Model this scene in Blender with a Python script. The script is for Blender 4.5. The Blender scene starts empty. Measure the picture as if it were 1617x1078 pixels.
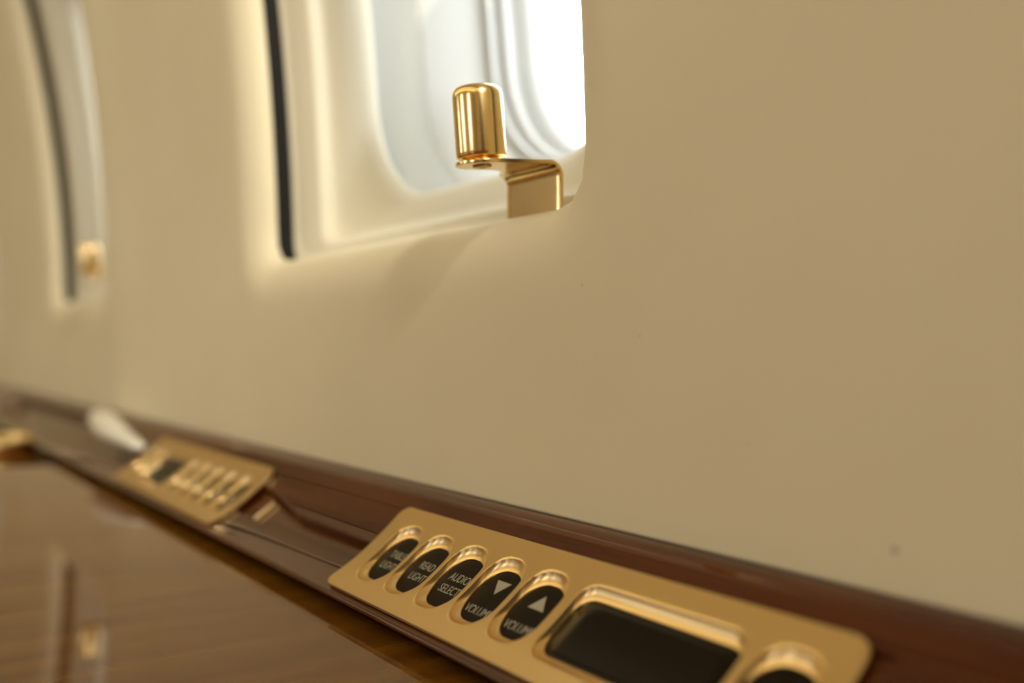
import bpy, bmesh, math
from mathutils import Vector, Matrix

# ------------------------------------------------------------------ camera, sky, lights, exposure
sc = bpy.context.scene
C = sc.collection
EYE = 0.85                                   # eye height above the cabin floor
def V(X, a, h):                              # X along the cabin, a towards the window wall, h below the eye
    return Vector((X, -a, EYE - h))

cam = bpy.data.cameras.new('camera')
cam.lens = 35.0; cam.sensor_width = 36.0
cam.clip_start = 0.01
cam_o = bpy.data.objects.new('camera', cam); C.objects.link(cam_o)
cam_o.location = (0, 0, EYE)
f_, k_ = 1572.0, 1058.0
n_ = math.hypot(f_, k_)
fw = Vector((f_/n_, -k_/n_, 0.0040)).normalized()
cam_o.rotation_euler = fw.to_track_quat('-Z', 'Y').to_euler()
cam.dof.use_dof = True
cam.dof.focus_distance = 0.332
cam.dof.aperture_fstop = 4.3
sc.camera = cam_o

w = bpy.data.worlds.new('sky'); sc.world = w; w.use_nodes = True
bg = w.node_tree.nodes['Background']
bg.inputs[0].default_value = (0.95, 0.97, 1.0, 1); bg.inputs[1].default_value = 6.0

def area(name, loc, target, sx, sy, power, col, portal=False):
    l = bpy.data.lights.new(name, 'AREA'); l.shape = 'RECTANGLE'; l.size = sx; l.size_y = sy
    l.energy = power; l.color = col
    if portal: l.cycles.is_portal = True
    o = bpy.data.objects.new(name, l); C.objects.link(o)
    o.location = loc
    o.rotation_euler = (Vector(target) - Vector(loc)).to_track_quat('-Z', 'Z' if abs((Vector(target)-Vector(loc)).normalized().z) < .9 else 'Y').to_euler()
    return o

PITCH = 0.683
WX = [0.41645, 0.41645 + PITCH, 0.41645 + 1.475]                # window centres along the wall
for i, x in enumerate(WX[:2]):                   # daylight portals outside our windows
    area('window_daylight', (x, -0.362, EYE + .25), (x, 0, EYE + .25), .30, .42, 1, (1, 1, 1), True)
OPW = [-0.2, 0.9, 2.0]                 # windows of the far side of the cabin
for x in OPW:
    area('window_daylight', (x, 1.595, EYE + .28), (x, 0, EYE + .28), .30, .42, 1, (1, 1, 1), True)
WARM = (1.0, 0.785, 0.41)
area('ceiling_lamp_light', (0.9, 0.55, 1.785), (0.9, 0.55, 0), 4.0, .30, 5.2, WARM)
area('ceiling_lamp_light', (0.9, 1.05, 1.70), (0.9, 0.3, 0.9), 4.0, .14, 6.3, WARM)
area('rear_fill_light', (-0.95, 0.12, 1.66), (0.55, -0.2, 0.92), .60, .40, 3.5, (1.0, 0.93, 0.78))    # unseen light, added to brighten window lips and key dishes from behind
rl = bpy.data.lights.new('lip_spot_light', 'SPOT')      # unseen spot above and behind the camera, added to light the window lips
rl.energy = 74; rl.color = (1.0, 0.94, 0.80); rl.spot_size = math.radians(48); rl.spot_blend = 1.0; rl.shadow_soft_size = .05
rlo = bpy.data.objects.new('lip_spot_light', rl); C.objects.link(rlo)
rlo.location = V(-.55, .02, -.70); rlo.rotation_euler = (V(1.10, .20, -.20) - rlo.location).to_track_quat('-Z', 'Y').to_euler()

sc.view_settings.view_transform = 'Standard'
sc.view_settings.look = 'None'
sc.view_settings.gamma = 1.0
sc.view_settings.use_curve_mapping = False
sc.view_settings.exposure = -0.06
sc.cycles.use_denoising = True

# ------------------------------------------------------------------ materials
def mat(name, col, rough=.5, metal=0, coat=0, coat_rough=.05, spec=.5):
    m = bpy.data.materials.new(name); m.use_nodes = True
    b = m.node_tree.nodes['Principled BSDF']
    b.inputs['Base Color'].default_value = (*col, 1); b.inputs['Roughness'].default_value = rough
    b.inputs['Metallic'].default_value = metal
    b.inputs['Coat Weight'].default_value = coat; b.inputs['Coat Roughness'].default_value = coat_rough
    b.inputs['Specular IOR Level'].default_value = spec
    b.inputs['Coat IOR'].default_value = 1.55
    return m
def nt(m):
    t = m.node_tree
    return t, t.nodes, t.links, t.nodes['Principled BSDF']
def noise_bump(m, scale, strength, dist=.001, stretch=(1, 1, 1), detail=3):
    t, N, L, b = nt(m)
    tc = N.new('ShaderNodeTexCoord'); mp = N.new('ShaderNodeMapping'); mp.inputs['Scale'].default_value = stretch
    no = N.new('ShaderNodeTexNoise'); no.inputs['Scale'].default_value = scale; no.inputs['Detail'].default_value = detail
    bu = N.new('ShaderNodeBump'); bu.inputs['Strength'].default_value = strength; bu.inputs['Distance'].default_value = dist
    L.new(tc.outputs['Object'], mp.inputs[0]); L.new(mp.outputs[0], no.inputs['Vector'])
    L.new(no.outputs[0], bu.inputs['Height']); L.new(bu.outputs[0], b.inputs['Normal'])
    return no
def add_tint(m, colA, colB, scale, stretch, lo=.35, hi=.65, detail=4, distort=0.0):
    t, N, L, b = nt(m)
    tc = N.new('ShaderNodeTexCoord'); mp = N.new('ShaderNodeMapping'); mp.inputs['Scale'].default_value = stretch
    no = N.new('ShaderNodeTexNoise'); no.inputs['Scale'].default_value = scale; no.inputs['Detail'].default_value = detail
    no.inputs['Distortion'].default_value = distort
    cr = N.new('ShaderNodeValToRGB')
    cr.color_ramp.elements[0].position = lo; cr.color_ramp.elements[0].color = (*colA, 1)
    cr.color_ramp.elements[1].position = hi; cr.color_ramp.elements[1].color = (*colB, 1)
    L.new(tc.outputs['Object'], mp.inputs[0]); L.new(mp.outputs[0], no.inputs['Vector'])
    L.new(no.outputs[0], cr.inputs[0]); L.new(cr.outputs[0], b.inputs['Base Color'])
    return cr

M_cream = mat('cream_wall_panel', (.74, .68, .53), .55, spec=.3)
add_tint(M_cream, (.745, .665, .475), (.785, .705, .515), 6, (1, 1, 1))
noise_bump(M_cream, 900, .12, .0003)
def add_spots(m, spots, dark):
    """small dirt specks: (position, radius, strength) in object space"""
    t, N, L, b = nt(m)
    src = b.inputs['Base Color'].links[0].from_socket
    geo = N.new('ShaderNodeTexCoord')
    for p, r, s in spots:
        d = N.new('ShaderNodeVectorMath'); d.operation = 'DISTANCE'; d.inputs[1].default_value = p
        L.new(geo.outputs['Object'], d.inputs[0])
        mr = N.new('ShaderNodeMapRange'); mr.inputs[1].default_value = r*.4; mr.inputs[2].default_value = r
        mr.inputs[3].default_value = s; mr.inputs[4].default_value = 0
        L.new(d.outputs['Value'], mr.inputs[0])
        mx = N.new('ShaderNodeMix'); mx.data_type = 'RGBA'
        mx.inputs[7].default_value = (*dark, 1)
        L.new(mr.outputs[0], mx.inputs[0]); L.new(src, mx.inputs[6]); src = mx.outputs[2]
    L.new(src, b.inputs['Base Color'])
def on_wall(u, v, a=.2):
    X = a*(2284.0/(u + 250) - .673); h = a*1.2055*(v - 545)/(u + 250)
    return tuple(V(X, a, h))
add_spots(M_cream, [(on_wall(1412, 868), .0012, .55), (on_wall(919, 450), .0005, .5), (on_wall(1010, 530), .0006, .25),
                    (on_wall(865, 394), .0008, .3), (on_wall(660, 205), .0006, .4), (on_wall(1180, 700), .0006, .2)], (.16, .11, .06))

M_liner = mat('cream_window_liner', (.76, .71, .56), .45, spec=.35)
M_white = mat('white_window_tunnel', (.78, .79, .76), .5)
M_grey = mat('grey_window_spacer', (.52, .52, .46), .5)
M_black = mat('black_rubber', (.008, .007, .007), .6, spec=.2)
M_seal = mat('pale_grey_seal', (.66, .66, .63), .5)
M_brassS = mat('satin_brass', (.84, .60, .28), .30, 1)
noise_bump(M_brassS, 1800, .08, .0002)
M_brassP = mat('polished_brass', (.92, .62, .25), .20, 1)
add_tint(M_brassP, (.93, .66, .28), (.96, .72, .35), 120, (1, 1, 1))
M_key = mat('black_key_cap', (.011, .007, .0035), .40, spec=.10)
M_disp = mat('black_display_glass', (.010, .007, .0035), .14, spec=.16)
M_ink = mat('pale_key_lettering', (.40, .38, .30), .5)
M_table = mat('lacquered_table_wood', (.3, .15, .05), .45, coat=1, coat_rough=.02, spec=0)
M_table.node_tree.nodes['Principled BSDF'].inputs['Coat IOR'].default_value = 1.39
add_tint(M_table, (.105, .036, .0035), (.185, .078, .009), 12, (7, .8, 7), .3, .7, 3, .3)
M_ledge = mat('lacquered_ledge_wood', (.12, .03, .01), .45, coat=1, coat_rough=.03, spec=0)
M_ledge.node_tree.nodes['Principled BSDF'].inputs['Coat IOR'].default_value = 1.55
add_tint(M_ledge, (.038, .0055, .0009), (.105, .024, .0024), 7, (1.2, 14, 14), .3, .7, 6, .8)
M_dark = mat('dark_walnut', (.035, .014, .007), .4)
add_tint(M_dark, (.03, .011, .005), (.05, .02, .01), 8, (1, 1, 6))
M_carpet = mat('brown_carpet', (.16, .10, .06), .9)
M_steel = mat('brass_screw', (.55, .36, .15), .3, 1)
for m_ in (M_liner, M_white, M_grey, M_seal):
    noise_bump(m_, 400, .05, .0003)
for m_ in (M_black, M_key, M_disp, M_ink, M_steel, M_carpet):
    noise_bump(m_, 900, .04, .0002)

M_glass = bpy.data.materials.new('window_pane_acrylic'); M_glass.use_nodes = True
t_ = M_glass.node_tree; t_.nodes.clear()
o_ = t_.nodes.new('ShaderNodeOutputMaterial'); mx_ = t_.nodes.new('ShaderNodeMixShader')
tr_ = t_.nodes.new('ShaderNodeBsdfTransparent'); gl_ = t_.nodes.new('ShaderNodeBsdfGlossy'); fr_ = t_.nodes.new('ShaderNodeFresnel')
tr_.inputs[0].default_value = (.97, .98, .98, 1); gl_.inputs['Roughness'].default_value = .02; fr_.inputs[0].default_value = 1.35
ge_ = t_.nodes.new('ShaderNodeNewGeometry'); mr_ = t_.nodes.new('ShaderNodeMapRange')     # same reflectance from both sides of the thin pane
mr_.inputs[3].default_value = 1.4; mr_.inputs[4].default_value = 1/1.4
t_.links.new(ge_.outputs['Backfacing'], mr_.inputs[0]); t_.links.new(mr_.outputs[0], fr_.inputs[0])
t_.links.new(fr_.outputs[0], mx_.inputs[0]); t_.links.new(tr_.outputs[0], mx_.inputs[1]); t_.links.new(gl_.outputs[0], mx_.inputs[2])
t_.links.new(mx_.outputs[0], o_.inputs[0])

# ------------------------------------------------------------------ helpers
def obj(name, bm, m, parent=None, smooth=True, recalc=True):
    if recalc: bmesh.ops.recalc_face_normals(bm, faces=bm.faces)
    me = bpy.data.meshes.new(name); bm.to_mesh(me); bm.free()
    for x in (m if isinstance(m, (list, tuple)) else [m]): me.materials.append(x)
    if smooth: me.polygons.foreach_set('use_smooth', [True]*len(me.polygons))
    o = bpy.data.objects.new(name, me); C.objects.link(o)
    if parent: o.parent = parent; o.matrix_parent_inverse = Matrix.Translation(-parent.location)
    return o
def struct(o, label=None, cat=None):
    o['kind'] = 'structure'
    if label: o['label'] = label
    if cat: o['category'] = cat
    return o
def thing(name, label, cat, loc, group=None):
    o = bpy.data.objects.new(name, None); C.objects.link(o); o.empty_display_size = .02
    o.location = loc; o['label'] = label; o['category'] = cat
    if group: o['group'] = group
    return o
def autosmooth(o, deg=35):
    me = o.data
    me.update()
    bm = bmesh.new(); bm.from_mesh(me)
    for e in bm.edges:
        if len(e.link_faces) == 2 and e.calc_face_angle(0) > math.radians(deg): e.smooth = False
    bm.to_mesh(me); bm.free()
def box(bm, x0, x1, y0, y1, z0, z1):
    v = [bm.verts.new((x, y, z)) for x in (x0, x1) for y in (y0, y1) for z in (z0, z1)]
    for f in ((0,1,3,2), (4,6,7,5), (0,4,5,1), (2,3,7,6), (0,2,6,4), (1,5,7,3)): bm.faces.new([v[i] for i in f])
def grid(bm, rows, closed=False):
    """rows: list of lists of Vectors (equal length) joined by quads"""
    vr = [[bm.verts.new(p) for p in r] for r in rows]
    n = len(vr[0])
    for i in range(len(vr)-1):
        for j in range(n if closed else n-1):
            k = (j+1) % n
            bm.faces.new((vr[i][j], vr[i][k], vr[i+1][k], vr[i+1][j]))
    return vr
def sdf(x, y, hw, hh, r):
    r = min(r, hw - 1e-6, hh - 1e-6)
    qx, qy = abs(x)-hw+r, abs(y)-hh+r
    return math.hypot(max(qx, 0), max(qy, 0)) + min(max(qx, qy), 0) - r
def ray_rr(dx, dy, hw, hh, r):
    lo, hi = 0.0, hw + hh
    for _ in range(36):
        m = (lo+hi)/2
        if sdf(dx*m, dy*m, hw, hh, r) < 0: lo = m
        else: hi = m
    return dx*lo, dy*lo
def rr_dirs(hw, hh, n):
    """directions evenly spread along the outline of a rectangle"""
    P = []
    per = 4*(hw+hh)
    for i in range(n):
        s = per*i/n
        if s < 2*hw: p = (-hw+s, -hh)
        elif s < 2*hw+2*hh: p = (hw, -hh+s-2*hw)
        elif s < 4*hw+2*hh: p = (hw-(s-2*hw-2*hh), hh)
        else: p = (-hw, hh-(s-4*hw-2*hh))
        l = math.hypot(*p); P.append((p[0]/l, p[1]/l))
    return P

def lean(h): return .30*max(0.0, -h - .02)**2

# ------------------------------------------------------------------ window wall
HW, HH, HR, HC = .15055, .2012, .016, -.25      # opening half width, half height, corner radius, centre height
H_TOP, H_BOT = -.78, .0568
NS, NT = 40, 34                                 # samples up the side, along the top
hs = [H_TOP + (H_BOT-H_TOP)*i/NS for i in range(NS+1)]
def wallp(X, h, da=0.0):
    bulge = .006*math.exp(-((X-.930)/.075)**2)      # padded rib between the windows
    return V(X, .2 - lean(h) + da - bulge*sstep(-h, -.05, .10), h)
def sstep(x, a, b):
    t = min(1, max(0, (x-a)/(b-a))); return t*t*(3-2*t)
bm = bmesh.new()
LIP = [(.036, 0)] + [(.026*(1-math.sin(math.radians(p))), .0143*(1-math.cos(math.radians(p)))) for p in (0, 9, 18, 27, 36, 45, 54, 63, 72, 81, 90)] + [(.0008, .0150), (.004, .0152)]
for xc in WX:
    outer = []
    iw = WX.index(xc)
    xl = -PITCH/2 if iw == 0 else (WX[iw-1]-xc)/2
    xr = PITCH/2 if iw == len(WX)-1 else (WX[iw+1]-xc)/2
    for j in range(NS): outer.append((xl, hs[j]-HC))
    for j in range(NT): outer.append((xl + (xr-xl)*j/NT, hs[-1]-HC))
    for j in range(NS): outer.append((xr, hs[NS-j]-HC))
    for j in range(NT): outer.append((xr + (xl-xr)*j/NT, hs[0]-HC))
    rows = []
    d0 = LIP[0][0]
    first = []
    for (x, y) in outer:
        l = math.hypot(x, y); first.append(ray_rr(x/l, y/l, HW+d0, HH+d0, HR+d0))
    for k in range(11):
        t = k/11
        rows.append([wallp(xc + ox+(ix-ox)*t, HC + oy+(iy-oy)*t) for (ox, oy), (ix, iy) in zip(outer, first)])
    # around the opening the outline is followed evenly so that the corners stay round
    for d, da in LIP:
        r = []
        for (x, y) in outer:
            l = math.hypot(x, y); px, py = ray_rr(x/l, y/l, HW+d, HH+d, HR+d)
            r.append(wallp(xc+px, HC+py, da))
        rows.append(r)
    grid(bm, rows, True)
for x0, x1, n in ((-1.32, WX[0]-PITCH/2, 12), (WX[-1]+PITCH/2, 3.22, 12)):
    grid(bm, [[wallp(x0+(x1-x0)*i/n, h) for h in hs] for i in range(n+1)])
# rolled bottom hem of the panel
hem = [(0, 0), (.0002, .0006), (.0010, .0010), (.006, .0011)]
grid(bm, [[V(-1.32 + 4.54*i/40, .2+da, H_BOT+dh) for da, dh in hem] for i in range(41)])
bmesh.ops.remove_doubles(bm, verts=bm.verts, dist=.00002)
o = obj('wall_left', bm, M_cream); struct(o, 'cream curved side wall panel around both windows', 'wall')
# ledge line: fine seam just above the hem is part of the panel
# outer skin with the outer openings
SK = .182
bm = bmesh.new()
def loft(bm, rings, n=128, xc=0.0, closed_cap=False, NS_=.008, K=1.042):
    """rings: (far edge offset, bottom h, a at the sill, corner radius)"""
    dirs = rr_dirs(1, 1.3, n)
    rings = [(xf*K, hb*K, a*K, r*K) for xf, hb, a, r in rings]
    xc -= NS_                                  # the liner reaches a little further on the near side
    rows = []
    for (xf, hb, a, r) in rings:
        hw = xf - WX[0] + NS_; hh = hb - HC
        row = []
        for dx, dy in dirs:
            px, py = ray_rr(dx, dy, hw, hh, r)
            h = HC+py
            row.append(V(xc+px, a-lean(h), h))
        rows.append(row)
    if closed_cap:
        xf, hb, a, r = rings[-1]; hw = xf-WX[0]+NS_; hh = hb-HC
        for t in (.75, .5, .25, .02):
            rows.append([V(xc+t*ray_rr(dx, dy, hw, hh, r)[0], a-lean(HC+t*ray_rr(dx, dy, hw, hh, r)[1]), HC+t*ray_rr(dx, dy, hw, hh, r)[1]) for dx, dy in dirs])
    vr = grid(bm, rows, True)
    if closed_cap: bm.faces.new(vr[-1])
    return vr
for xc in WX:
    loft(bm, [(WX[0]+.32, .05, .2+SK, .001), (WX[0]+.20, .0, .2+SK, .1), (WX[0]+.085, HC+.148, .2+SK, .078)], 128, xc, K=1.0)
grid(bm, [[V(x, .2+SK-lean(h), h) for h in [-.9+1.8*j/30 for j in range(9)]] for x in (-1.32, 3.22)])
grid(bm, [[V(x, .2+SK, h) for h in (-.40+.45, .9)] for x in (-1.32, 3.22)])
grid(bm, [[V(x, .2+SK-lean(h), h) for h in [-.9+.95*j/14 for j in range(15)]] for x in (-1.32, WX[0]-PITCH/2)])
grid(bm, [[V(x, .2+SK-lean(h), h) for h in [-.9+.95*j/14 for j in range(15)]] for x in (WX[-1]+PITCH/2, 3.22)])
o = obj('wall_outer', bm, M_black); struct(o, 'dark outer skin behind the cream wall panel', 'wall')

# ------------------------------------------------------------------ windows
def window(n, xc, label):
    root = bpy.data.objects.new('window_%d' % n, None); C.objects.link(root); root.location = V(xc, .22, HC); root.empty_display_size = .05
    root['kind'] = 'structure'; root['label'] = label; root['category'] = 'window'
    F = WX[0]
    bm = bmesh.new()
    loft(bm, [(.5742, -.0200, .2174, .040), (.5447, -.0495, .2169, .013), (.5442, -.0500, .2175, .012), (.5400, -.0520, .2192, .012), (.5180, -.0545, .2202, .012), (.5160, -.0550, .2212, .012), (.5160, -.0580, .2270, .014), (.5140, -.0600, .2305, .018),
              (.5110, -.0620, .2325, .022), (.5085, -.0650, .2355, .032), (.5060, -.0690, .2395, .042), (.5045, -.0735, .2445, .050), (.5035, -.0785, .2505, .056), (.5045, -.0785, .2530, .057)], 160, xc)
    obj('frame', bm, M_liner, root)
    bm = bmesh.new()
    loft(bm, [(F+HW+.0025, HC+HH+.0025, .2150, .017), (F+HW+.0032, HC+HH+.0032, .2200, .017), (F+HW+.0032, HC+HH+.0032, .2264, .017)], 160, xc, False, 0.0, 1.0)
    obj('shade_slot', bm, M_black, root)
    bm = bmesh.new()
    loft(bm, [(.5045, -.0785, .2515, .057), (.4, -.16, .2515, .04)], 128, xc, True)
    obj('inner_pane', bm, M_glass, root)
    bm = bmesh.new()
    loft(bm, [(.5090, -.0740, .2530, .058), (.5085, -.0750, .2560, .060), (.5050, -.0790, .2800, .064), (.5040, -.0800, .2850, .066)], 128, xc)
    obj('spacer', bm, M_grey, root)
    bm = bmesh.new()
    loft(bm, [(.5040, -.0800, .2850, .066), (.5030, -.0815, .2870, .068), (.4960, -.0880, .3100, .078), (.4920, -.0930, .3200, .068)], 128, xc)
    obj('tunnel', bm, M_white, root)
    bm = bmesh.new()
    loft(bm, [(.4960, -.0900, .3195, .066), (.4880, -.0980, .3200, .066), (.4875, -.0985, .3230, .066), (.4920, -.0950, .3245, .066), (.4920, -.0950, .3290, .066), (.4860, -.1000, .3300, .066), (.4855, -.1005, .3340, .066),
              (.4900, -.0970, .3350, .066), (.4890, -.0980, .3410, .066), (.4830, -.1030, .3420, .066), (.4800, -.1050, .3500, .066), (.4810, -.1030, .3650, .066)], 128, xc)
    obj('seal', bm, M_seal, root)
    bm = bmesh.new()
    loft(bm, [(.4890, -.0970, .3380, .066), (.4, -.16, .3380, .04)], 128, xc, True)
    obj('outer_pane', bm, M_glass, root)
    return root
window(1, WX[0], 'near cabin window with rounded cream frame, brightest in view')
window(2, WX[1], 'far blurred cabin window at the left edge of view')
window(3, WX[2], 'third cabin window, beyond the left edge of view')

# ------------------------------------------------------------------ shade handles
def shade_handle(X0, label):
    """X0 = shift along the cabin from the near handle"""
    shift = X0; X0 = 0.0
    root = thing('shade_handle', label, 'handle', V(X0+.293, .2125, -.05), 'brass shade handles in the window sills')
    xk, ak, hk = .293+X0, .1845, -.0630
    t45 = math.radians(4.6)
    # sheet metal bracket: path from tongue tip over the bend down into the slot
    R = .0048
    path = []                                     # (a, h, x_near, x_far)
    a_b, h_b = .2125-R, -.0650                     # start of bend
    L0 = a_b - ak                                  # knob centre to bend
    rt = .0092
    def pt(s): return (a_b - s*math.cos(t45), h_b + s*math.sin(t45))
    for i in range(15):                            # semicircular tip
        ph = math.pi/2*(1-i/14)
        s = L0 + rt*math.sin(ph); hwid = rt*math.cos(ph)
        a, h = pt(s); path.append((a, h, xk-max(hwid, .0004), xk+max(hwid, .0004)))
    for i in range(1, 15):
        s = L0*(1-i/14); t = i/14
        far = xk + rt + max(0, (t-.30)/.70)**2.6*(.318+X0-xk-rt-.0008)
        a, h = pt(s); path.append((a, h, xk-rt, far))
    for i in range(1, 11):
        ph = math.pi/2*i/10
        a = a_b + R*math.sin(ph); h = h_b + R*(1-math.cos(ph))
        path.append((a, h, xk-rt, .318+X0-.0008*(1-i/10)))
    for i in range(1, 8):
        path.append((.2125, h_b+R+.0040*i, xk-rt, .318+X0))
    bm = bmesh.new()
    K = 12
    rows = [[V(xn+(xf-xn)*j/K, a, h) for j in range(K+1)] for a, h, xn, xf in path]
    grid(bm, rows)
    o = obj('bracket', bm, M_brassP, root)
    sm = o.modifiers.new('thickness', 'SOLIDIFY'); sm.thickness = .0013; sm.offset = 0
    bv = o.modifiers.new('bevel', 'BEVEL'); bv.width = .0003; bv.segments = 2; bv.limit_method = 'ANGLE'; bv.angle_limit = math.radians(60)
    br = o
    # knob, standing on the tongue
    prof = [(0, 0), (.0062, 0), (.0066, .0007), (.0076, .0010), (.0084, .0013), (.0087, .0020), (.0088, .0030), (.0088, .0220), (.0087, .0233), (.0083, .0245), (.0075, .0254), (.0064, .0259), (.0050, .0261), (0, .0262)]
    ax = Vector((0, math.sin(t45), math.cos(t45)))
    ex = Vector((1, 0, 0)); ey = ax.cross(ex)
    base = V(xk, ak, hk) + ax*.0006
    base = V(xk, *pt(L0)) + ax*.0007
    bm = bmesh.new(); n = 72
    rows = [[base + ax*z + ex*(max(r, 1e-5)*math.cos(2*math.pi*i/n)) + ey*(max(r, 1e-5)*math.sin(2*math.pi*i/n)) for i in range(n)] for r, z in prof]
    grid(bm, rows, True)
    bmesh.ops.remove_doubles(bm, verts=bm.verts, dist=.00005)
    k = obj('knob', bm, M_brassP, root)
    # screw head under the tongue
    bm = bmesh.new()
    b2 = V(xk, *pt(L0)) - ax*.0006
    rows = [[b2 - ax*z + ex*(max(r, 1e-5)*math.cos(2*math.pi*i/24)) + ey*(max(r, 1e-5)*math.sin(2*math.pi*i/24)) for i in range(24)] for r, z in ((0, 0), (.0034, 0), (.0034, .0003), (.0026, .0007), (.0010, .0008), (.0008, .0004), (0, .0004))]
    grid(bm, rows, True); bmesh.ops.remove_doubles(bm, verts=bm.verts, dist=.00005)
    sw = obj('screw', bm, M_steel, br)
    K = 1.042; eye = Vector((0, 0, EYE))           # real size: 18 mm knob
    T = Matrix.Translation((shift, 0, 0)) @ Matrix.Translation(eye) @ Matrix.Scale(K, 4) @ Matrix.Translation(-eye)
    for q in (br, k, sw): q.data.transform(T)
    root.location = T @ root.location
    for q in (br, k): q.matrix_parent_inverse = Matrix.Translation(-root.location)
    return root
shade_handle(0, 'polished brass knob on bent bracket in the near window sill')
shade_handle(PITCH, 'small blurred brass knob at the far window, left edge')

# ------------------------------------------------------------------ wooden ledge
def cove(P, s):
    """point and normal on a smooth polyline of (a,h) by arc length"""
    acc = 0
    for i in range(len(P)-1):
        l = math.dist(P[i], P[i+1])
        if s <= acc + l or i == len(P)-2:
            t = (s-acc)/l
            return (P[i][0]+(P[i+1][0]-P[i][0])*t, P[i][1]+(P[i+1][1]-P[i][1])*t)
        acc += l
def catmull(P, n=10):
    Q = [(2*P[0][0]-P[1][0], 2*P[0][1]-P[1][1])] + list(P) + [(2*P[-1][0]-P[-2][0], 2*P[-1][1]-P[-2][1])]
    out = []
    for i in range(1, len(Q)-2):
        for k in range(n):
            t = k/n; r = []
            for c in (0, 1):
                p0, p1, p2, p3 = Q[i-1][c], Q[i][c], Q[i+1][c], Q[i+2][c]
                r.append(.5*((2*p1)+(-p0+p2)*t+(2*p0-5*p1+4*p2-p3)*t*t+(-p0+3*p1-3*p2+p3)*t**3))
            out.append(tuple(r))
    out.append(P[-1]); return out
def length(P): return sum(math.dist(P[i], P[i+1]) for i in range(len(P)-1))
def normal(P, s):
    a0, h0 = cove(P, max(0, s-.0008)); a1, h1 = cove(P, s+.0008)
    da, dh = a1-a0, h1-h0; l = math.hypot(da, dh)
    # going down and into the cabin; the surface looks up and into the cabin
    return (-dh/l, da/l) if (da/l) < 0 else (dh/l, -da/l)

LP = catmull([(.2060, .0578), (.1960, .0583), (.1875, .0652), (.1770, .0745), (.1678, .0811), (.1600, .0862), (.1520, .0899), (.1503, .0905)], 10)
LLEN = length(LP)
def sstep(x, a, b):
    t = min(1, max(0, (x-a)/(b-a))); return t*t*(3-2*t)
def trough(X, s):
    """depth of the finger grooves cut in the ledge"""
    d = 0.0
    ex = sstep(X, .30, .32)*(1-sstep(X, .480, .506))
    if ex > 0:
        s0 = .0400 - .0090*sstep(X, .42, .50)
        d += .0055*ex*sstep(s, s0, s0+.0022)*(1-sstep(s, .0485, .0505))
    ex = sstep(X, .690, .730)*(1-sstep(X, 1.40, 1.45))
    if ex > 0:
        s0 = .0400 - .0210*sstep(X, .70, .96)
        d += .0130*ex*sstep(s, s0, s0+.0050)*(1-sstep(s, .0460, .0490))
    for x0 in (.1344, .4940):                 # pockets that take the panels
        ex = sstep(X, x0+.0045, x0+.0060)*(1-sstep(X, x0+.2112, x0+.2127))
        d = max(d, .0065*ex*sstep(s, .0290-.0085+.002, .0290-.0085+.0035)*(1-sstep(s, LLEN-.0085, LLEN-.0070)))
    return d
XS = [-1.32 + .05*i for i in range(30)]
x = .18
while x < 1.5: XS.append(x); x += .0035
XS += [1.6, 1.8, 2.0, 2.6, 3.22]
bm = bmesh.new()
NSL = 100
rows = []
lip = [(.1496, .0909), (.1490, .0914), (.1488, .0919), (.1490, .0924), (.1497, .0927), (.1510, .0928), (.1640, .0930), (.1645, .0950), (.1645, .1500)]
for X in XS:
    r = []
    for j in range(NSL+1):
        s = LLEN*j/NSL
        a, h = cove(LP, s); na, nh = normal(LP, s); d = trough(X, s)
        r.append(V(X, a-na*d, h-nh*d))
    for a, h in lip: r.append(V(X, a, h))
    r.append(V(X, .1645, .1500)+Vector((0, -.04, 0)))
    rows.append(r)
grid(bm, rows)
o = obj('side_ledge', bm, M_ledge); autosmooth(o, 50)
o['label'] = 'glossy red-brown lacquered wooden ledge along the foot of the cream wall'; o['category'] = 'ledge'

# ------------------------------------------------------------------ brass control panels
PP = catmull([(.1857, .0635), (.1768, .0716), (.1665, .0796), (.1590, .0843), (.1508, .0885)], 10)
PLEN = length(PP)
def pmap(X, s, up=0.0):
    s = min(max(s, 0), PLEN); a, h = cove(PP, s); na, nh = normal(PP, s)
    return V(X, a+na*up, h+nh*up)
PX0, PX1 = .1344, .3516                      # ends of the near panel
S_C = .0218                                   # key centre down the cove
KHW, KHL, KR = .0102, .0142, .0092
CELLS = []                                    # (x0, x1, centre, half width, corner radius, kind)
kc = [.3320, .3097, .2874, .2651, .2427]
b = [PX1] + [(kc[i]+kc[i+1])/2 for i in range(4)] + [.2310, .1617, PX0]
for i in range(5): CELLS.append((b[i+1], b[i], kc[i], KHW, KR, 'key'))
CELLS.append((b[6], b[5], .1962, .0322, .0065, 'display'))
CELLS.append((b[7], b[6], .1505, KHW, KR, 'key'))
DISH = [(.0, .0), (.05, -.0002), (.15, -.0007), (.30, -.0012), (.48, -.0016), (.68, -.0020), (.86, -.0022), (1.0, -.0024), (1.0, -.0045)]
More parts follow.
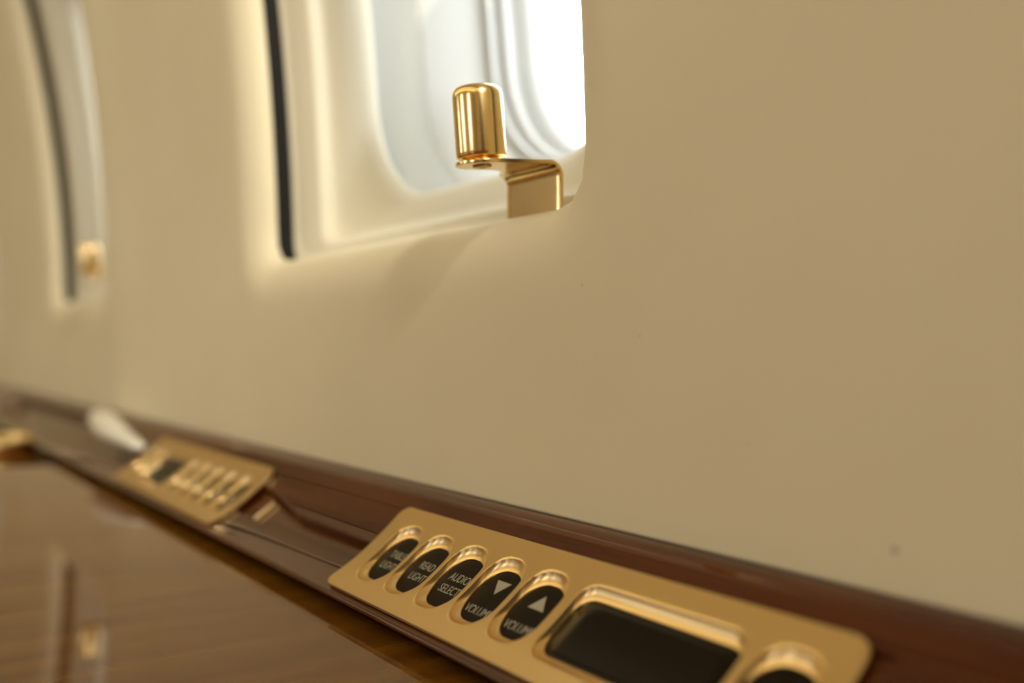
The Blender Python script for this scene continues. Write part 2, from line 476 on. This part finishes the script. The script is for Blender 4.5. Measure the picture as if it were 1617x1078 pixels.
def face_plate(bm):
    CRN = .0055
    side = 30
    for (x0, x1, xc, hw, r, kind) in CELLS:
        nx = 16 if kind == 'key' else 40
        outer = []
        for j in range(side): outer.append((x0, PLEN*j/side))
        for j in range(nx): outer.append((x0+(x1-x0)*j/nx, PLEN))
        for j in range(side): outer.append((x1, PLEN*(1-j/side)))
        for j in range(nx): outer.append((x1+(x0-x1)*j/nx, 0))
        def rounded(p):
            x, s = p
            for ex, sg in ((PX0, 1), (PX1, -1)):
                for es, sh in ((0, 1), (PLEN, -1)):
                    cx, cs = ex+sg*CRN, es+sh*CRN
                    if (x-cx)*sg < 0 and (s-cs)*sh < 0:
                        dx, ds = x-cx, s-cs; l = max(abs(dx), abs(ds)); m = math.hypot(dx, ds)
                        return (cx+dx/m*l*1.0, cs+ds/m*l*1.0) if True else p
            return p
        inner = []
        for (x, s) in outer:
            dx, ds = x-xc, s-S_C; l = math.hypot(dx, ds)
            inner.append((dx/l, ds/l))
        rows = []
        ring0 = [ray_rr(dx, ds, hw, KHL, r) for dx, ds in inner]
        for k in range(9):
            t = k/9
            rows.append([pmap(*[q for q in ((lambda p: (p[0]+(xc+iv[0]-p[0])*t, p[1]+(S_C+iv[1]-p[1])*t))(rounded(p)))]) for p, iv in zip(outer, ring0)])
        for ins, dep in DISH:
            # the dish is wider at the ends of a key than along its sides
            ie = ins*.0036; isd = ins*.0003
            rr = [ray_rr(dx, ds, hw-isd, KHL-ie, max(r-isd, .002)) for dx, ds in inner]
            rows.append([pmap(xc+q[0], S_C+q[1], dep) for q in rr])
        grid(bm, rows, True)
    bmesh.ops.remove_doubles(bm, verts=bm.verts, dist=.00003)
    # turned-down rim all round
    edge = [e for e in bm.edges if len(e.link_faces) == 1]
    z = {}
    def on_rim(v):
        return not any(abs(v.co.x-c[2]) < c[3]-.0004 and True and in_hole(v, c) for c in CELLS)
    def in_hole(v, c):
        # lowered verts belong to the dishes
        best = 1
        a = -v.co.y
        hh = EYE - v.co.z
        lo = min(((a-p[0])**2+(hh-p[1])**2) for p in PP)
        return lo > (.0025)**2
    rim = [e for e in edge if all(on_rim(v) for v in e.verts)]
    ret = bmesh.ops.extrude_edge_only(bm, edges=rim)
    vs = [g for g in ret['geom'] if isinstance(g, bmesh.types.BMVert)]
    for v in vs:
        a = -v.co.y; hh = EYE - v.co.z
        k = min(range(len(PP)), key=lambda i: (a-PP[i][0])**2+(hh-PP[i][1])**2)
        s = sum(math.dist(PP[i], PP[i+1]) for i in range(k)); na, nh = normal(PP, s)
        v.co += Vector((0, na*.0013, nh*.0013))
def letter(txt, size, sx, M, parent, root, nm='lettering'):
    cu = bpy.data.curves.new('txt', 'FONT'); cu.body = txt; cu.size = size; cu.align_x = 'CENTER'; cu.align_y = 'CENTER'; cu.extrude = .00004
    to = bpy.data.objects.new('txt', cu); C.objects.link(to)
    dg = bpy.context.evaluated_depsgraph_get(); dg.update()
    me = bpy.data.meshes.new_from_object(to.evaluated_get(dg))
    bpy.data.objects.remove(to)
    for v in me.vertices: v.co.x *= sx
    me.transform(M); me.materials.append(M_ink)
    o = bpy.data.objects.new(nm, me); C.objects.link(o); o.parent = parent
    return o
LEGENDS = {0: [('TABLE', .0020), ('LIGHT', -.0032)], 1: [('READ', .0020), ('LIGHT', -.0032)], 2: [('AUDIO', .0020), ('SELECT', -.0032)],
           3: ['down', ('VOLUME', -.0062)], 4: ['up', ('VOLUME', -.0062)]}
def panel(name, label, flip):
    X = lambda x: x if not flip else (PX0 + PX1 - x) + (.494 - PX0)
    root = thing(name, label, 'control panel', V(X((PX0+PX1)/2), .168, .0800), 'brass control panels set in the ledge')
    bm = bmesh.new(); face_plate(bm)
    if flip:
        for v in bm.verts: v.co.x = X(v.co.x)
    o = obj('faceplate', bm, M_brassS, root); autosmooth(o, 60)
    bv = o.modifiers.new('bevel', 'BEVEL'); bv.width = .0004; bv.segments = 2; bv.limit_method = 'ANGLE'; bv.angle_limit = math.radians(65)
    for i, (x0, x1, xc, hw, r, kind) in enumerate(CELLS):
        bm = bmesh.new()
        dirs = rr_dirs(hw, KHL, 96)
        hw2, hl2 = hw-.0003, KHL-.0035
        if kind == 'key':
            rings = [(0, -.0060), (0, -.0030), (.0002, -.0027), (.0005, -.0026)]
        else:
            rings = [(0, -.0060), (0, -.0029), (.0003, -.0026)]
        rows = [[pmap(X(xc+q[0]), S_C+q[1], up) for q in [ray_rr(dx, ds, hw2-ins, hl2-ins, r-.001) for dx, ds in dirs]] for ins, up in rings]
        for t in (.8, .6, .4, .2, .01):
            rows.append([pmap(X(xc+q[0]*t), S_C+q[1]*t, rings[-1][1]) for q in [ray_rr(dx, ds, hw2-.0006, hl2-.0006, r-.001) for dx, ds in dirs]])
        vr = grid(bm, rows, True); bm.faces.new(vr[-1])
        k = obj(kind if kind == 'key' else 'display', bm, M_key if kind == 'key' else M_disp, root)
        if kind == 'display': k['label'] = 'wide black rounded display glass'
        if not flip and i in LEGENDS:
            c = pmap(xc, S_C, -.00252); top = pmap(xc, S_C-.004, -.00252)
            ey = (top-c).normalized(); ex = Vector((-1, 0, 0)); ez = ex.cross(ey)
            base = Matrix((( ex.x, ey.x, ez.x, c.x), (ex.y, ey.y, ez.y, c.y), (ex.z, ey.z, ez.z, c.z), (0, 0, 0, 1)))
            for it in LEGENDS[i]:
                if isinstance(it, tuple):
                    cc = pmap(xc, S_C-it[1], -.00254)
                    M = Matrix.Translation(cc-c) @ base
                    letter(it[0], .0047, .79, M, k, root)
                else:
                    sg = 1 if it == 'up' else -1
                    cc = pmap(xc, S_C-.0040, -.00254)
                    M = Matrix.Translation(cc-c) @ base
                    bm = bmesh.new()
                    tri = [(-.0042, -.0026*sg), (.0036, -.0026*sg), (-.0003, .0028*sg)]
                    lo = [bm.verts.new((x, y, -.00004)) for x, y in tri]; hi = [bm.verts.new((x, y, .00004)) for x, y in tri]
                    bm.faces.new(lo); bm.faces.new(hi)
                    for q in range(3): bm.faces.new((lo[q], lo[(q+1)%3], hi[(q+1)%3], hi[q]))
                    bmesh.ops.transform(bm, matrix=M, verts=bm.verts)
                    obj('arrow', bm, M_ink, k, smooth=False)
    return root
panel('control_panel', 'large sharp brass control panel with lettered black keys in the foreground', False)
panel('control_panel', 'smaller blurred brass control panel further along the ledge at left', True)

# ------------------------------------------------------------------ table, console and the things beyond
def rounded_slab(bm, x0, x1, a0, a1, h0, h1, r=.004):
    n = 5
    def prof():
        pts = []
        for (cx, cy, st) in ((1, 0, 0), (1, 1, 1), (0, 1, 2), (0, 0, 3)): pass
        return pts
    box(bm, x0, x1, -a1, -a0, EYE-h1, EYE-h0)
    bmesh.ops.bevel(bm, geom=bm.edges[:], offset=r, segments=3, affect='EDGES', profile=.5)
bm = bmesh.new(); rounded_slab(bm, -.42, .885, -.42, .1630, .0970, .1210, .003)
o = obj('fold_out_table', bm, M_table); autosmooth(o, 15)
o['label'] = 'glossy brown wooden fold-out table top in the lower left'; o['category'] = 'table'
bm = bmesh.new(); rounded_slab(bm, -1.30, 3.20, .055, .162, .1220, EYE-.0005, .004)
o = obj('side_console', bm, M_ledge); autosmooth(o, 15)
o['label'] = 'dark wooden side cabinet carrying the ledge and table'; o['category'] = 'cabinet'
bm = bmesh.new(); rounded_slab(bm, .892, 2.0, -.05, .1630, .1030, .1218, .003)
o = obj('console_top', bm, M_table); autosmooth(o, 15)
o['label'] = 'wooden console top just beyond the table edge at far left'; o['category'] = 'console top'
# solid pale strip shaped as the white highlight beyond the far panel
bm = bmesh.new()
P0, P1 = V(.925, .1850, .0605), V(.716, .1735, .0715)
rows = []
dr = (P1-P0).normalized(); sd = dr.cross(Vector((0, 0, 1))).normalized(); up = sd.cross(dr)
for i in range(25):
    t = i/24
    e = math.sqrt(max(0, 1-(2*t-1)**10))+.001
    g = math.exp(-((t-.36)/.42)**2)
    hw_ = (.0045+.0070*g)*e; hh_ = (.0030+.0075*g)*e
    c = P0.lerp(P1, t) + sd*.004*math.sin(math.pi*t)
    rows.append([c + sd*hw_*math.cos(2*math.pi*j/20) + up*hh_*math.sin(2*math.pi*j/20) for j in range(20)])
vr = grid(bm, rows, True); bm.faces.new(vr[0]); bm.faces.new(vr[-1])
o = obj('ledge_highlight', bm, mat('highlight_white', (.93, .91, .83), .25, coat=.6)); noise_bump(o.data.materials[0], 500, .04, .0002)
o['label'] = 'pale blurred strip standing in for a white highlight on the ledge, left of the far brass panel'; o['category'] = 'insert'
# brass cup holder ring on the console top
cx, ca = 1.075, .119
root = thing('cup_holder', 'blurred round brass cup holder at the far left edge', 'cup holder', V(cx, ca, .1030))
bm = bmesh.new(); n = 72
prof = [(.040, .0000), (.0415, .002), (.0418, .011), (.0405, .0145), (.038, .0155), (.0355, .0145), (.0345, .012), (.0340, .0010), (.0340, .0000)]
grid(bm, [[V(cx+r*math.cos(2*math.pi*i/n), ca+r*math.sin(2*math.pi*i/n), .1029-z) for i in range(n)] for r, z in prof], True)
obj('rim', bm, M_brassP, root)
bm = bmesh.new()
rows = [[V(cx+r*math.cos(2*math.pi*i/n), ca+r*math.sin(2*math.pi*i/n), .1029-z) for i in range(n)] for r, z in ((.0340, .011), (.0338, .0006), (.001, .0006))]
vr = grid(bm, rows, True); bm.faces.new(vr[-1])
obj('cup_well', bm, M_black, root)

# ------------------------------------------------------------------ rest of the cabin shell
bm = bmesh.new(); box(bm, -1.34, 3.24, -.37, 1.7, -.03, 0)
struct(obj('floor', bm, M_carpet, smooth=False))
# far side wall with openings
bm = bmesh.new()
OY = 1.60
zs = [0, EYE+.07, EYE+.49, EYE+.78]
xs = [-1.32]
for x in OPW: xs += [x-.15, x+.15]
xs.append(3.22)
def oy(z): return OY - .30*max(0, z-EYE-.02)**2
for i in range(len(xs)-1):
    for j in range(3):
        if j == 1 and i % 2 == 1: continue
        z0, z1 = zs[j], zs[j+1]
        n = 8
        grid(bm, [[Vector((x, oy(z0+(z1-z0)*k/n), z0+(z1-z0)*k/n)) for k in range(n+1)] for x in (xs[i], xs[i+1])])
struct(obj('wall_right', bm, M_cream))
# vaulted ceiling
bm = bmesh.new()
y0, y1 = -(.2-lean(-.78)), oy(EYE+.78)
rows = []
for x in (-1.32, 3.22):
    rows.append([Vector((x, y0+(y1-y0)*k/20, EYE+.78+.18*math.sin(math.pi*k/20))) for k in range(21)])
grid(bm, rows); struct(obj('ceiling', bm, M_cream))
bm = bmesh.new(); box(bm, 3.20, 3.24, -.40, 1.72, 0, 1.85)
struct(obj('wall_front', bm, M_cream, smooth=False))
bm = bmesh.new(); box(bm, -1.34, -1.30, -.40, 1.72, 0, 1.85)
struct(obj('wall_rear', bm, M_cream, smooth=False))
bm = bmesh.new(); box(bm, -1.298, -1.27, .24, .74, 0, 1.62)  # unseen dark panel, placed to give the knob its dark reflected stripe
struct(obj('reflected_panel_1', bm, M_dark, smooth=False))
bm = bmesh.new(); box(bm, -1.34, 3.24, -.40, -.02, EYE+.775, EYE+.81)
struct(obj('trim_1', bm, M_black, smooth=False))
